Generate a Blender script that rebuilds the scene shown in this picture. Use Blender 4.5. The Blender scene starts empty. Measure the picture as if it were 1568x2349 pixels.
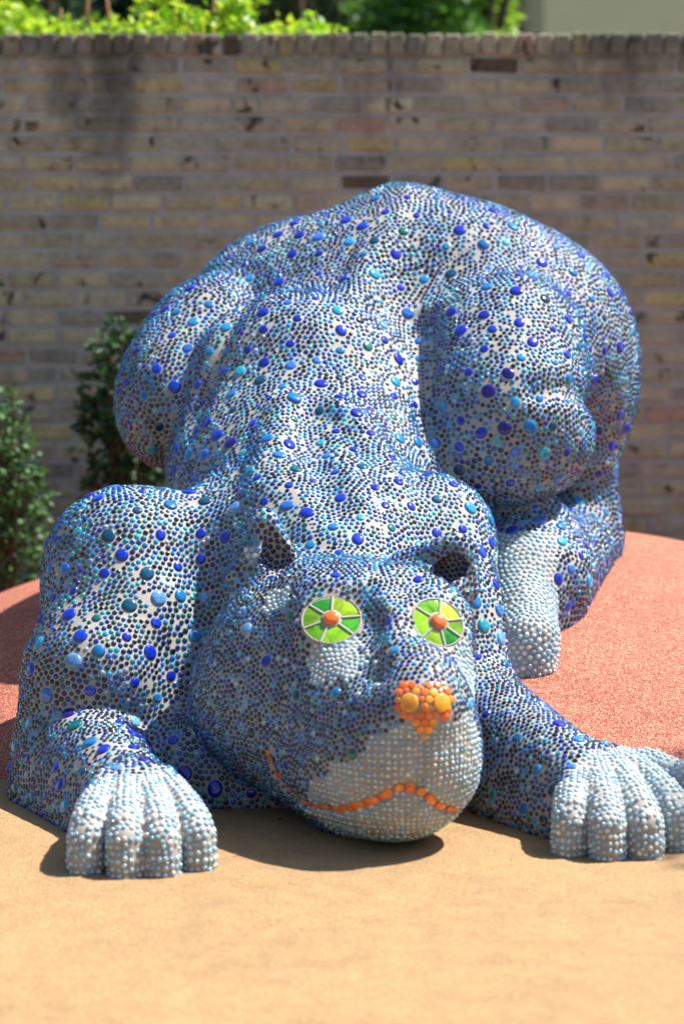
import bpy, math, random
import numpy as np
from mathutils import Vector, Matrix
random.seed(7); rng = np.random.default_rng(7)
C = bpy.context.scene
col = C.collection
R = math.radians

# ------------------------------------------------------------------ camera, sky, sun, exposure
CAMZ, FP, PITCH = 1.41, 5255.0, math.atan(0.1114)
cam_d = bpy.data.cameras.new('camera'); cam = bpy.data.objects.new('camera', cam_d); col.objects.link(cam)
cam.location = (0, 0, CAMZ); cam.rotation_euler = (R(90) - PITCH, 0, 0)
cam_d.sensor_fit = 'VERTICAL'; cam_d.sensor_height = 36; cam_d.lens = 36 * FP / 2348.7
cam_d.clip_end = 300; cam_d.clip_start = .1
cam_d.dof.use_dof = True; cam_d.dof.focus_distance = 6.15; cam_d.dof.aperture_fstop = 2.0
C.camera = cam
SUN = Vector((0.60, 0.21, 1.0)).normalized()          # direction to the sun
sel = math.asin(SUN.z)
w = bpy.data.worlds.new('World'); C.world = w; w.use_nodes = True
nt = w.node_tree; bg = nt.nodes['Background']
sky = nt.nodes.new('ShaderNodeTexSky'); sky.sky_type = 'NISHITA'; sky.sun_disc = False
sky.sun_elevation = sel; sky.sun_rotation = math.atan2(SUN.x, SUN.y)
nt.links.new(sky.outputs[0], bg.inputs[0]); bg.inputs[1].default_value = 0.09
sd = bpy.data.lights.new('sun', 'SUN'); sd.energy = 5.0; sd.angle = R(0.5); sd.color = (1, .955, .88)
so = bpy.data.objects.new('sun', sd); col.objects.link(so)
so.rotation_euler = SUN.to_track_quat('Z', 'Y').to_euler()
C.view_settings.view_transform = 'Standard'; C.view_settings.look = 'None'
C.view_settings.gamma = 1; C.view_settings.use_curve_mapping = False
C.view_settings.exposure = 1.15

# ------------------------------------------------------------------ helpers
def P(px, py, d):
    """point at distance d along Y on the sight line measured at (px, py) in the photograph"""
    u = (px - 784) / FP; v = -(py - 1174.5) / FP
    dy = math.cos(PITCH) + v * math.sin(PITCH); dz = -math.sin(PITCH) + v * math.cos(PITCH)
    return np.array([u / dy * d, d, CAMZ + dz / dy * d])
def PZ(px, z, d):
    p = P(px, 1174, d); p[2] = z; return p
def mound_h(x, y):
    e = np.abs((x - .45) / np.where(x < .45, 2.13, 1.67)) ** 2.6 + np.where(y < 7.9, np.abs((y - 7.9) / 2.17) ** 2, np.abs((y - 7.9) / 1.25) ** 2.4)
    return .465 * (1 - e)
def tag(o, label=None, cat=None, group=None, kind=None):
    for k, v in (('label', label), ('category', cat), ('group', group), ('kind', kind)):
        if v: o[k] = v
    return o
def link(name, me, parent=None, mat=None):
    o = bpy.data.objects.new(name, me); col.objects.link(o)
    if parent is not None: o.parent = parent
    if mat and me is not None and not me.materials: me.materials.append(mat)
    return o
def mesh_np(name, V, F, smooth=True):
    """V Nx3, F list/array of faces with equal vertex count"""
    V = np.asarray(V, np.float32); F = np.asarray(F, np.int32)
    me = bpy.data.meshes.new(name)
    me.vertices.add(len(V)); me.vertices.foreach_set('co', V.ravel())
    k = F.shape[1]
    me.loops.add(F.size); me.loops.foreach_set('vertex_index', F.ravel())
    me.polygons.add(len(F)); me.polygons.foreach_set('loop_start', np.arange(0, F.size, k, dtype=np.int32))
    me.update(calc_edges=True)
    if smooth: me.polygons.foreach_set('use_smooth', np.ones(len(F), bool))
    me.update(); return me

# ------------------------------------------------------------------ signed distance model of the animal
def ell(c, r, rot=(0, 0, 0), k=.06, op='u'):
    M = np.array(Matrix.LocRotScale(None, __import__('mathutils').Euler([R(a) for a in rot]), None).to_3x3())
    return ('e', np.asarray(c, float), np.asarray(r, float), M, k, op)
def cone(a, ra, b, rb, k=.06, op='u'):
    return ('c', np.asarray(a, float), ra, np.asarray(b, float), rb, k, op)
def pdist(pr, p):
    if pr[0] == 'e':
        q = (p - pr[1].astype(p.dtype)) @ pr[3].astype(p.dtype)
        r = pr[2].astype(p.dtype)
        k0 = np.sqrt(((q / r) ** 2).sum(1)); k1 = np.sqrt(((q / (r * r)) ** 2).sum(1)) + 1e-9
        return k0 * (k0 - 1) / k1
    a, ra, b, rb = pr[1], pr[2], pr[3], pr[4]
    ab = (b - a).astype(p.dtype); pa = p - a.astype(p.dtype)
    h = np.clip(pa @ ab / float(ab @ ab), 0, 1)
    return np.sqrt(((pa - h[:, None] * ab) ** 2).sum(1)) - (ra + (rb - ra) * h)
def smin(a, b, k):
    h = np.maximum(k - np.abs(a - b), 0) / k
    return np.minimum(a, b) - h * h * k * .25
def smax(a, b, k): return -smin(-a, -b, k)
FULL = [False]
def bsph(prims):
    pts = []
    for pr in prims:
        if pr[0] == 'e': pts.append((pr[1], max(pr[2])))
        else: pts += [(pr[1], pr[2]), (pr[3], pr[4])]
    c = np.mean([q[0] for q in pts], 0)
    return c, max(np.linalg.norm(q[0] - c) + q[1] for q in pts) + .16
BS = {}
def evalg(prims, p):
    d = np.full(len(p), 1e3, p.dtype)
    if not FULL[0]:
        if id(prims) not in BS: BS[id(prims)] = bsph(prims)
        c, r = BS[id(prims)]
        m = ((p - c.astype(p.dtype)) ** 2).sum(1) < r * r
        if not m.any(): return d
        p = p[m]
    e = np.full(len(p), 1e3, p.dtype)
    for pr in prims:
        k, op = pr[-2], pr[-1]; q = pdist(pr, p)
        e = smin(e, q, k) if op == 'u' else smax(e, -q, k)
    if FULL[0]: return e
    d[m] = e
    return d

torso = [
    cone(P(690, 1385, 6.45), .33, P(735, 1130, 6.95), .33, .1),
    cone(P(700, 1130, 7.0), .36, P(800, 930, 7.45), .42, .15),
    ell(P(690, 930, 7.02), (.375, .30, .35), (0, 0, 0), .15),
    ell(P(694, 1085, 6.75), (.375, .30, .225), (0, 0, 0), .2),
    ell(P(985, 755, 7.55), (.50, .42, .38), (0, 8, 0), .2),       # rump
    ell(P(690, 790, 7.62), (.42, .40, .40), (0, -27, 0), .2),       # near flank
    cone(P(925, 512, 7.55), .09, P(800, 760, 7.2), .05, .25),
    ell(P(1105, 660, 7.52), (.30, .30, .25), (0, 12, 0), .15),      # spine
    ell(P(760, 1225, 6.35), (.36, .26, .165), (0, 0, 0), .15),
    cone(PZ(700, .67, 6.78), .30, PZ(765, .46, 6.15), .27, .15),      # withers
]
chest = [cone(PZ(470, .22, 6.22), .25, PZ(960, .22, 6.25), .25, .1), cone(PZ(450, .02, 5.98), .215, PZ(980, .02, 6.00), .21, .1)]
haunch_l = [
    ell(P(448, 850, 7.34), (.215, .34, .325), (10, 24, 0), .05),
    ell(P(385, 915, 7.10), (.150, .22, .195), (0, 10, 0), .12),
    cone(P(480, 1030, 7.25), .10, P(520, 1190, 7.35), .12, .08),
    cone(P(520, 1190, 7.35), .12, P(480, 1330, 6.9), .11, .06),
]
haunch_r = [
    ell(P(1225, 812, 7.55), (.31, .40, .36), (0, 24, 0), .10),     # buttock
    ell(P(1330, 895, 7.55), (.18, .25, .30), (0, 0, 0), .10),
]
thigh_r = [
    ell(P(1155, 850, 7.15), (.255, .27, .31), (22, 12, 0), .06),
    ell(P(1065, 845, 7.10), (.16, .20, .21), (0, 0, 0), .12),
    ell(P(1155, 985, 6.88), (.24, .20, .235), (0, -14, 0), .2),
    ell(P(1255, 1020, 6.95), (.12, .13, .115), (0, 0, 0), .10),
]
leg_r = [
    cone(P(1330, 1050, 7.45), .12, P(1340, 1270, 7.55), .11, .06),
    cone(P(1325, 1240, 7.45), .13, P(1230, 1330, 6.85), .165, .10),
    cone(P(1190, 1220, 7.0), .15, P(1200, 1330, 6.8), .15, .10),
    cone(P(1330, 1350, 7.35), .10, P(1215, 1460, 6.75), .12, .08),
    cone(P(1188, 1340, 6.72), .105, P(1210, 1470, 6.47), .085, .06), # foot
    cone(P(1170, 1480, 6.62), .08, P(1197, 1530, 6.42), .055, .06),
    cone(P(1212, 1470, 6.45), .075, P(1228, 1530, 6.42), .055, .04),
]
arm_l = [
    cone(P(290, 1305, 6.3), .20, P(225, 1560, 6.05), .185, .10),
    cone(P(290, 1305, 6.3), .20, P(520, 1290, 6.4), .20, .12),
    cone(P(225, 1560, 6.05), .185, P(185, 1740, 6.04), .17, .08),
    cone(P(330, 1440, 6.15), .15, P(360, 1560, 6.15), .13, .10),
    cone(P(180, 1740, 6.02), .16, P(165, 1860, 6.0), .155, .08),
]
fore_l = [
    cone(PZ(190, .10, 5.92), .160, PZ(292, .075, 5.56), .112, .03),
    cone(PZ(165, .02, 5.92), .165, PZ(282, .00, 5.54), .135, .04),
    cone(PZ(120, .00, 5.92), .115, PZ(180, .00, 5.80), .10, .04),
]
arm_r = [
    cone(P(995, 1235, 6.35), .165, P(1010, 1420, 6.15), .155, .08),
    cone(P(1010, 1420, 6.15), .155, P(1070, 1640, 5.98), .14, .08),
    cone(P(960, 1250, 6.4), .17, P(800, 1300, 6.4), .2, .10),
]
fore_r = [
    cone(PZ(1085, .19, 5.98), .155, PZ(1330, .10, 5.58), .112, .06),
    cone(PZ(1090, .05, 5.98), .16, PZ(1320, .03, 5.58), .135, .04),
]
def paw(root, tips, r0, r1, zk, zt):
    L = []
    for b, t in zip(root, tips):
        b = np.array(b, float); t = np.array(t, float); pts = []
        for u, z in ((0, b[2]), (.3, zk + .010), (.55, zk), (.75, zk - .014), (.90, zk - .034), (.98, zt - .01), (1.0, .03), (1.0, -.03)):
            q = b * (1 - u) + t * u; q[2] = z; pts.append(q)
        L.append([cone(a, r0 + (r1 - r0) * min(1, i / 2), c, r0 + (r1 - r0) * min(1, (i + 1) / 2), .004) for i, (a, c) in enumerate(zip(pts[:-1], pts[1:]))])
    return L
def g(px, py):      # ground point
    d = CAMZ * FP / (py - 589.0); return PZ(px, 0, d)
pawl_t = [g(188, 2022), g(279, 2030), g(366, 2028), g(449, 2014)]
pawl_b = [PZ(268, .125, 5.54), PZ(287, .14, 5.53), PZ(306, .14, 5.53), PZ(324, .125, 5.54)]
pawr_t = [g(1314, 1980), g(1402, 1990), g(1490, 1986), g(1568, 1968), g(1632, 1930)]
pawr_b = [PZ(1330, .135, 5.62), PZ(1358, .15, 5.62), PZ(1388, .15, 5.64), PZ(1414, .14, 5.66), PZ(1434, .125, 5.68)]
PAWL = paw(pawl_b, pawl_t, .046, .041, .135, .085)
PAWR = paw(pawr_b, pawr_t, .048, .042, .130, .085)
pawl_pad = [cone(PZ(294, .04, 5.54), .105, PZ(316, -.01, 5.36), .105, .05)]
pawr_pad = [cone(PZ(1345, .06, 5.65), .115, PZ(1400, -.01, 5.46), .095, .05), cone(PZ(1365, .06, 5.65), .115, PZ(1500, -.01, 5.48), .095, .05)]

head = [
    ell(P(790, 1500, 5.87), (.30, .27, .255), (0, 10, 0), .06),
    ell(P(640, 1560, 5.83), (.195, .22, .22), (0, 0, 0), .12),       # cheek
    cone(P(650, 1610, 5.80), .19, P(800, 1720, 5.55), .165, .10),     # jaw
    cone(P(555, 1620, 5.86), .115, P(790, 1795, 5.58), .115, .10),
    cone(P(750, 1530, 5.64), .12, P(890, 1680, 5.44), .13, .10),
    ell(P(930, 1735, 5.44), (.18, .19, .175), (0, 0, 0), .16),       # muzzle
    ell(P(900, 1815, 5.42), (.135, .15, .095), (0, 0, 0), .06),       # chin
    cone(P(885, 1430, 5.68), .12, P(965, 1585, 5.38), .080, .14),     # bridge of the nose
    ell(P(970, 1622, 5.30), (.070, .05, .052), (0, 0, 0), .05),       # nose
    ell(P(1010, 1545, 5.66), (.085, .15, .17), (0, 0, 0), .08),       # far cheek
    ell(P(755, 1412, 5.66), (.10, .075, .09), (0, 0, 0), .06),        # eye sockets
    ell(P(1000, 1425, 5.64), (.085, .07, .085), (0, 0, 0), .06),
    ell(P(745, 1345, 5.76), (.10, .08, .05), (0, 0, 0), .06),         # brows
    ell(P(960, 1345, 5.74), (.09, .08, .05), (0, 0, 0), .06),
]
neck = [cone(P(760, 1450, 6.15), .26, P(730, 1330, 6.35), .28, .05)]
ear_l = [cone(P(620, 1312, 5.92), .090, P(606, 1200, 5.91), .040, .03),
         cone(P(560, 1330, 5.90), .05, P(575, 1270, 5.90), .03, .03),
         cone(P(632, 1284, 5.80), .042, P(621, 1226, 5.82), .020, .01), cone(P(632, 1280, 5.87), .042, P(621, 1230, 5.87), .018, .01)]
ear_r = [cone(P(1036, 1335, 5.82), .072, P(1056, 1270, 5.81), .044, .03),
         cone(P(925, 1290, 5.84), .03, P(1035, 1252, 5.80), .028, .04),
         cone(P(1008, 1332, 5.72), .042, P(1040, 1298, 5.71), .034, .01), cone(P(1014, 1328, 5.79), .042, P(1042, 1298, 5.78), .032, .01)]
MOUTH_PX = [(608, 1722), (622, 1760), (645, 1800), (680, 1835), (715, 1852), (755, 1858), (795, 1857), (835, 1846), (870, 1832), (900, 1815),
            (928, 1806), (955, 1806), (978, 1826), (1000, 1846), (1028, 1858), (1055, 1860)]
PHIL_PX = [(972, 1690), (966, 1740), (964, 1775), (958, 1802)]
cuts = []
PADS, RIDGE, FOLD = [], [], []
FORE = [(fore_l, pawl_pad, PAWL), (fore_r, pawr_pad, PAWR)]
EARS = [(e[:2], e[2:]) for e in (ear_l, ear_r)]
def sdf(p, with_cuts=True):
    p = np.ascontiguousarray(p)
    d = evalg(torso, p)
    d = smin(d, evalg(chest, p), .10)
    d = smin(d, evalg(haunch_l, p), .035)
    d = smin(d, evalg(haunch_r, p), .12)
    d = smin(d, evalg(thigh_r, p), .09)
    d = smin(d, evalg(leg_r, p), .035)
    d = smin(d, evalg(arm_l, p), .08)
    d = smin(d, evalg(arm_r, p), .06)
    d = smin(d, evalg(neck, p), .10)
    for f, ks in zip(FORE, (.025, .05)):
        q = smin(evalg(f[0], p), evalg(f[1], p), .05)
        for t in f[2]: q = smin(q, evalg(t, p), .016)
        d = smin(d, q, ks)
    h = evalg(head, p)
    for e in PADS: h = smin(h, evalg(e, p), .035)
    for e in EARS:
        h = smin(h, evalg(e[0], p), .04)
        h = smax(h, -evalg(e[1], p), .015)
    d = smin(d, h, .03)
    for f in RIDGE: d = smin(d, evalg(f, p), .05)
    for f in FOLD: d = smax(d, -evalg(f, p), .05)
    if with_cuts and cuts:
        for c in cuts: d = smax(d, -evalg(c, p), .02)
    return d
def grad(p, e=.004):
    G = np.empty_like(p)
    for i in range(3):
        o = np.zeros(3, p.dtype); o[i] = e
        G[:, i] = sdf(p + o) - sdf(p - o)
    return G / (np.linalg.norm(G, axis=1, keepdims=True) + 1e-9)
def cast(pts, d0=4.6, d1=9.0):
    """points of the body's surface seen along the sight lines of the given picture points"""
    a = np.array([P(x, y, d0) for x, y in pts]); b = np.array([P(x, y, d1) for x, y in pts])
    FULL[0] = True
    dr = (b - a) / np.linalg.norm(b - a, axis=1, keepdims=True); t = np.zeros(len(a))
    for _ in range(90): t += .8 * sdf(a + dr * t[:, None])
    FULL[0] = False
    return a + dr * t[:, None]
c_eye0 = cast([(760, 1424), (1002, 1430)])
EYEN = np.array([(-.06, -.72, .74), (.32, -.74, .60)]); EYEN /= np.linalg.norm(EYEN, axis=1, keepdims=True)
pads = []
for c, n in zip(c_eye0, EYEN):
    e = Vector(n).to_track_quat('Z', 'Y').to_euler()
    pads.append([('e', c - n * .034, np.array([.088, .086, .044]), np.array(e.to_matrix()), .04, 'u')])
PADS = pads
mouth_pts = cast(MOUTH_PX); phil_pts = cast(PHIL_PX)
for L, rr in ((mouth_pts, .006), (phil_pts, .009)):
    for a, b in zip(L[:-1], L[1:]): cuts.append([cone(a, rr, b, rr, .012)])

for c, n, r in zip(c_eye0, EYEN, (.0705, .0640)):       # level beds for the glass eyes
    e = Vector(n).to_track_quat('Z', 'Y').to_euler()
    cuts.append([('e', c + n * .035, np.array([r + .055, r + .055, .040]), np.array(e.to_matrix()), .02, 'u')])
# ridges and folds modelled on the surface: shoulder blades, spine groove, knee fold, side of the snout
def onskin(L, h):
    q = cast(L); return q + grad(q, .02) * h
RIDGE, FOLD = [], []
NR, NF = [], []
for L, r in (([(650, 925), (632, 985), (610, 1060), (600, 1120)], .05), ([(790, 940), (838, 985), (880, 1050), (905, 1120)], .045), ([(930, 445), (870, 560), (800, 700)], .05)):
    q = onskin(L, -r * (.95 if L[0][1] < 500 else .68))
    NR.append([cone(a, r, b, r, .02) for a, b in zip(q[:-1], q[1:])])
for L, r in (([(718, 960), (712, 1030), (740, 1100), (765, 1160)], .05), ([(560, 700), (505, 800), (465, 900), (440, 990)], .03), ([(968, 740), (975, 820), (980, 900), (984, 1000)], .03),
             ([(1385, 960), (1345, 915), (1290, 893), (1235, 900)], .03), ([(852, 1440), (838, 1490), (850, 1545)], .04)):
    q = onskin(L, r * (.98 if L[0][1] < 600 else .80))
    NF.append([cone(a, r, b, r, .01) for a, b in zip(q[:-1], q[1:])])

RIDGE, FOLD = NR, NF
BS.clear()
def surface(vox=.01, B=6):
    lo = np.array([-1.25, 5.0, -.04]); n = np.array([44, 60, 30])         # blocks of B cells
    bs = vox * B
    bc = np.stack(np.meshgrid(*[lo[i] + bs * (np.arange(n[i]) + .5) for i in range(3)], indexing='ij'), -1).reshape(-1, 3).astype(np.float32)
    d = sdf(bc, False)
    act = np.abs(d) < bs * 1.25
    idx = np.argwhere(act.reshape(n))
    N = n * B + 1
    D = np.repeat(np.repeat(np.repeat(d.reshape(n), B, 0), B, 1), B, 2)
    D = np.pad(D, ((0, 1),) * 3, mode='edge').astype(np.float32)
    o = np.stack(np.meshgrid(*[np.arange(B + 1)] * 3, indexing='ij'), -1).reshape(-1, 3)
    g_ = (idx[:, None, :] * B + o[None]).reshape(-1, 3)
    key = np.unique((g_[:, 0] * N[1] + g_[:, 1]) * N[2] + g_[:, 2])
    gx = key // (N[1] * N[2]); gy = key // N[2] % N[1]; gz = key % N[2]
    pts = (lo + vox * np.stack([gx, gy, gz], 1)).astype(np.float32)
    D.ravel()[key] = sdf(pts)
    S = D < 0
    c = np.zeros(N - 1, np.int8)
    for i in (0, 1):
        for j in (0, 1):
            for k in (0, 1): c += S[i:N[0]-1+i, j:N[1]-1+j, k:N[2]-1+k]
    cells = np.argwhere((c > 0) & (c < 8))
    cid = np.full(N - 1, -1, np.int32); cid[tuple(cells.T)] = np.arange(len(cells))
    acc = np.zeros((len(cells), 3)); cnt = np.zeros(len(cells))
    cor = [(i, j, k) for i in (0, 1) for j in (0, 1) for k in (0, 1)]
    for a in cor:
        for ax in range(3):
            if a[ax]: continue
            b = list(a); b[ax] = 1
            va = D[cells[:, 0]+a[0], cells[:, 1]+a[1], cells[:, 2]+a[2]]; vb = D[cells[:, 0]+b[0], cells[:, 1]+b[1], cells[:, 2]+b[2]]
            m = (va < 0) != (vb < 0)
            t = np.where(m, va / np.where(m, va - vb, 1), 0)
            q = np.array(a, float)[None].repeat(len(cells), 0); q[:, ax] = t
            acc[m] += q[m]; cnt[m] += 1
    V = lo + vox * (cells + acc / cnt[:, None])
    F = []
    for ax in range(3):
        sl0 = [slice(1, -1)] * 3; sl1 = [slice(1, -1)] * 3; sl0[ax] = slice(0, -1); sl1[ax] = slice(1, None)
        A = S[tuple(sl0)]; Bq = S[tuple(sl1)]
        e = np.argwhere(A != Bq)
        inside = A[tuple(e.T)]
        e2 = e + 1; e2[:, ax] -= 1
        u, v = (ax + 1) % 3, (ax + 2) % 3
        q = []
        for du, dv in ((-1, -1), (0, -1), (0, 0), (-1, 0)):
            c_ = e2.copy(); c_[:, u] += du; c_[:, v] += dv
            q.append(cid[tuple(c_.T)])
        q = np.stack(q, 1); q[~inside] = q[~inside][:, ::-1]
        F.append(q[(q >= 0).all(1)])
    F = np.concatenate(F)
    for _ in range(2):
        G = grad(V); V = V - sdf(V)[:, None] * G * .9
    return V, F
BV, BF = surface(.010, 6)

# ------------------------------------------------------------------ materials
def new_mat(name):
    m = bpy.data.materials.new(name); m.use_nodes = True
    return m, m.node_tree.nodes, m.node_tree.links, m.node_tree.nodes['Principled BSDF']
def setp(b, **k):
    for a, v in k.items():
        b.inputs[a.replace('_', ' ')].default_value = v
def ramp(N, L, src, stops, interp='LINEAR'):
    r = N.new('ShaderNodeValToRGB'); r.color_ramp.interpolation = interp
    e = r.color_ramp.elements
    while len(e) > len(stops): e.remove(e[-1])
    while len(e) < len(stops): e.new(1)
    for x, (p, c) in zip(e, stops): x.position = p; x.color = (*c, 1) if len(c) == 3 else c
    L.new(src, r.inputs[0]); return r.outputs[0]
def noise(N, L, co, scale, detail=3, rough=.5, dist=0):
    n = N.new('ShaderNodeTexNoise'); n.inputs['Scale'].default_value = scale
    n.inputs['Detail'].default_value = detail; n.inputs['Roughness'].default_value = rough; n.inputs['Distortion'].default_value = dist
    L.new(co, n.inputs['Vector']); return n.outputs['Fac']
def mix(N, L, a, b, f, mode='MIX'):
    m = N.new('ShaderNodeMix'); m.data_type = 'RGBA'; m.blend_type = mode
    for v, i in ((f, 0), (a, 6), (b, 7)):
        if isinstance(v, (int, float)): m.inputs[i].default_value = v
        elif isinstance(v, tuple): m.inputs[i].default_value = (*v, 1)
        else: L.new(v, m.inputs[i])
    return m.outputs[2]
def mth(N, L, op, a, b=0.0):
    m = N.new('ShaderNodeMath'); m.operation = op
    for v, i in ((a, 0), (b, 1)):
        if isinstance(v, (int, float)): m.inputs[i].default_value = v
        else: L.new(v, m.inputs[i])
    return m.outputs[0]
def bump(N, L, b, h, dist, st=1):
    u = N.new('ShaderNodeBump'); u.inputs['Distance'].default_value = dist; u.inputs['Strength'].default_value = st
    L.new(h, u.inputs['Height']); L.new(u.outputs[0], b.inputs['Normal'])
def pos(N): return N.new('ShaderNodeNewGeometry').outputs['Position']

def glass_mat(name, attr, metal=.25, rough=.07, swirl=0):
    m, N, L, b = new_mat(name)
    if attr:
        a = N.new('ShaderNodeAttribute'); a.attribute_name = 'tint'; c = a.outputs['Color']
    else:
        c = N.new('ShaderNodeObjectInfo').outputs['Color']
    if swirl:
        n = noise(N, L, pos(N), 60, 4, .6, 2.5)
        v = ramp(N, L, n, [(.3, (.45, .45, .45)), (.5, (1, 1, 1)), (.7, (1.9, 1.7, 1.5))])
        c = mix(N, L, c, v, swirl, 'MULTIPLY')
    L.new(c, b.inputs['Base Color'])
    setp(b, Roughness=rough, Metallic=metal, IOR=1.55, Coat_Weight=.35, Coat_Roughness=.03)
    return m
M_BEAD = glass_mat('glass_beads', True, .22, .08)
M_CAB = glass_mat('glass_cabochon', False, .18, .07, .8)
def grout_mat():
    m, N, L, b = new_mat('grout')
    n = noise(N, L, pos(N), 9, 4)
    L.new(ramp(N, L, n, [(.3, (.28, .26, .225)), (.7, (.36, .335, .30))]), b.inputs['Base Color'])
    setp(b, Roughness=.75)
    bump(N, L, b, noise(N, L, pos(N), 300, 3), .0008)
    return m
M_GROUT = grout_mat()
def plain(name, c, rough=.6, **k):
    m, N, L, b = new_mat(name); setp(b, Base_Color=(*c, 1), Roughness=rough, **k); return m

# ------------------------------------------------------------------ the bead mosaic
GN = grad(BV)
tri = np.concatenate([BF[:, [0, 1, 2]], BF[:, [0, 2, 3]]])
A_, B_, C_ = BV[tri[:, 0]], BV[tri[:, 1]], BV[tri[:, 2]]
fa = .5 * np.linalg.norm(np.cross(B_ - A_, C_ - A_), axis=1)
ground_z = lambda p: np.maximum(mound_h(p[:, 0], p[:, 1]), 0)
def sample(n):
    t = rng.choice(len(tri), n, p=fa / fa.sum()); u = rng.random((n, 2)); f = u.sum(1) > 1; u[f] = 1 - u[f]
    return A_[t] + u[:, :1] * (B_[t] - A_[t]) + u[:, 1:] * (C_[t] - A_[t])
def project(p, n=2):
    for _ in range(n):
        G = grad(p); p = p - sdf(p)[:, None] * G
    return p, G

c_eye = cast([(760, 1424), (1002, 1430)])
c_nose = cast([(970, 1615)])[0]
c_under = cast([(765, 1520), (640, 1375), (1075, 1560), (600, 1240)])
muz = P(930, 1760, 5.44)
tail_leg = P(1200, 1420, 6.6)
pl_c, pr_c = PZ(310, .05, 5.36), PZ(1440, .05, 5.45)
noise_ph = rng.random(6) * 6
def lown(p, s=6.0):
    return (np.sin(p[:, 0] * s + noise_ph[0] + 1.3 * np.sin(p[:, 2] * s * .8 + noise_ph[1])) + np.sin(p[:, 1] * s * 1.1 + noise_ph[2] + np.sin(p[:, 0] * s * 1.3 + noise_ph[3])) + np.sin(p[:, 2] * s * 1.4 + noise_ph[4])) / 3
nose_tri = cast([(905, 1592), (925, 1566), (968, 1574), (1015, 1566), (1037, 1598), (1032, 1635), (1003, 1662), (972, 1695), (944, 1662), (910, 1634)])
def in_poly3(p, poly, depth=.12):
    """inside the outline of poly, seen along its own mean normal"""
    c = poly.mean(0); _, _, vt = np.linalg.svd(poly - c); q = (p - c) @ vt.T; w_ = (poly - c) @ vt.T
    ins = np.zeros(len(p), bool); n = len(w_)
    for i in range(n):
        x0, y0, x1, y1 = w_[i, 0], w_[i, 1], w_[(i+1) % n, 0], w_[(i+1) % n, 1]
        cr = (y0 > q[:, 1]) != (y1 > q[:, 1])
        ins ^= cr & (q[:, 0] < (x1 - x0) * (q[:, 1] - y0) / (y1 - y0 + 1e-12) + x0)
    return ins & (np.abs(q[:, 2]) < depth)
pale_muz = cast([(760, 1750), (850, 1690), (935, 1655), (972, 1700), (1010, 1655), (1075, 1620), (1100, 1700), (1095, 1790), (1050, 1870), (990, 1900), (900, 1912), (800, 1895), (700, 1860), (715, 1800)])
pl_wrist = cast([(250, 1800), (280, 1772), (320, 1775)]).mean(0); pr_wrist = cast([(1290, 1770), (1330, 1735), (1400, 1728)]).mean(0)
def dist(p, c, sx=1, sy=1, sz=1): return np.sqrt(((p - c) ** 2 * np.array([sx, sy, sz])).sum(1))
def zone(p):
    """0 mosaic, 1 pale blue (paws, muzzle, under the eyes), 2 none"""
    z = np.zeros(len(p), int)
    # paws: in front of a plane through the wrist
    n = np.array([.45, -1, 0]); n /= np.linalg.norm(n)
    lim = .004 + .012 * np.sin(p[:, 0] * 60)
    z[(((p - pl_wrist) @ n) > -.01 + lim) & (dist(p, pl_c) < .30) & (p[:, 0] < -.25)] = 1
    n = np.array([.80, -.6, -.05]); n /= np.linalg.norm(n)
    z[(((p - pr_wrist) @ n) > -.0 + lim) & (p[:, 1] < 5.85) & (p[:, 0] > .40)] = 1
    # hind toes
    z[(p[:, 1] < 6.80 - .5 * np.maximum(p[:, 0] - .50, 0)) & (p[:, 1] > 6.25) & (p[:, 0] > .42) & (p[:, 0] < .63) & (p[:, 2] < .60)] = 1
    z[in_poly3(p, pale_muz, .16) & (p[:, 1] < 5.75)] = 1
    z[(p[:, 1] < 5.60) & (p[:, 2] < .16) & (dist(p, muz) < .24)] = 1
    for c, sx, sz, r in ((c_under[0], .8, 2.6, .088), (c_under[1], 1.3, 1.5, .045), (c_under[2], 2, .8, .09), (cast([(577, 1275)])[0], 2.5, .7, .028)):
        z[dist(p, c, sx, 1, sz) < r * (1 + .14 * np.sin(p[:, 0] * 90) + .16 * np.sin(p[:, 2] * 310 + p[:, 0] * 260))] = 1
    return z
def pitch(p):
    s = np.full(len(p), .0190)
    s[p[:, 1] > 6.6] = .0202
    s[(dist(p, P(850, 1600, 5.65)) < .46) & (p[:, 1] < 6.0)] = .0158
    z = zone(p)
    s[(z == 1) & (p[:, 1] < 5.85)] = .0160
    s[(dist(p, pl_c) < .26) & (z == 1)] = .0176
    return s

# --- fixed beads: mouth discs, rows on the muzzle
fixP, fixR, fixT = [], [], []
def along(L, step):
    L = np.asarray(L); seg = np.linalg.norm(np.diff(L, axis=0), axis=1); cum = np.r_[0, np.cumsum(seg)]
    t = np.arange(step / 2, cum[-1], step)
    return np.stack([np.interp(t, cum, L[:, k]) for k in range(3)], 1)
mouth_b, mouth_n = project(along(mouth_pts, .0150))
mouth_n = grad(mouth_b + mouth_n * .012, .02); phil_b = along(phil_pts, .008)
eyeN = EYEN
ER = (.0705, .0640)
seeds = []
for z0 in np.arange(.055, .36, .0142):
    for k, th in enumerate(np.arange(-1.9, 1.5, .068)):
        th = th + (k % 1)
        d_ = np.array([math.sin(th), -math.cos(th), 0]); a = np.array([muz[0], muz[1] + .03, z0 + .004 * math.sin(th * 2.3 + z0 * 30)])
        seeds.append(np.r_[a + d_ * .42, d_])
seeds = np.array(seeds); t = np.zeros(len(seeds))
for _ in range(40): t += .8 * sdf(seeds[:, :3] - seeds[:, 3:] * t[:, None])
rows = seeds[:, :3] - seeds[:, 3:] * t[:, None]
rows, _ = project(rows + rng.normal(0, .0014, rows.shape)); rows = rows[(t < .5)]; rows = rows[(zone(rows) == 1) & (rows[:, 1] < 5.62)]
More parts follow.
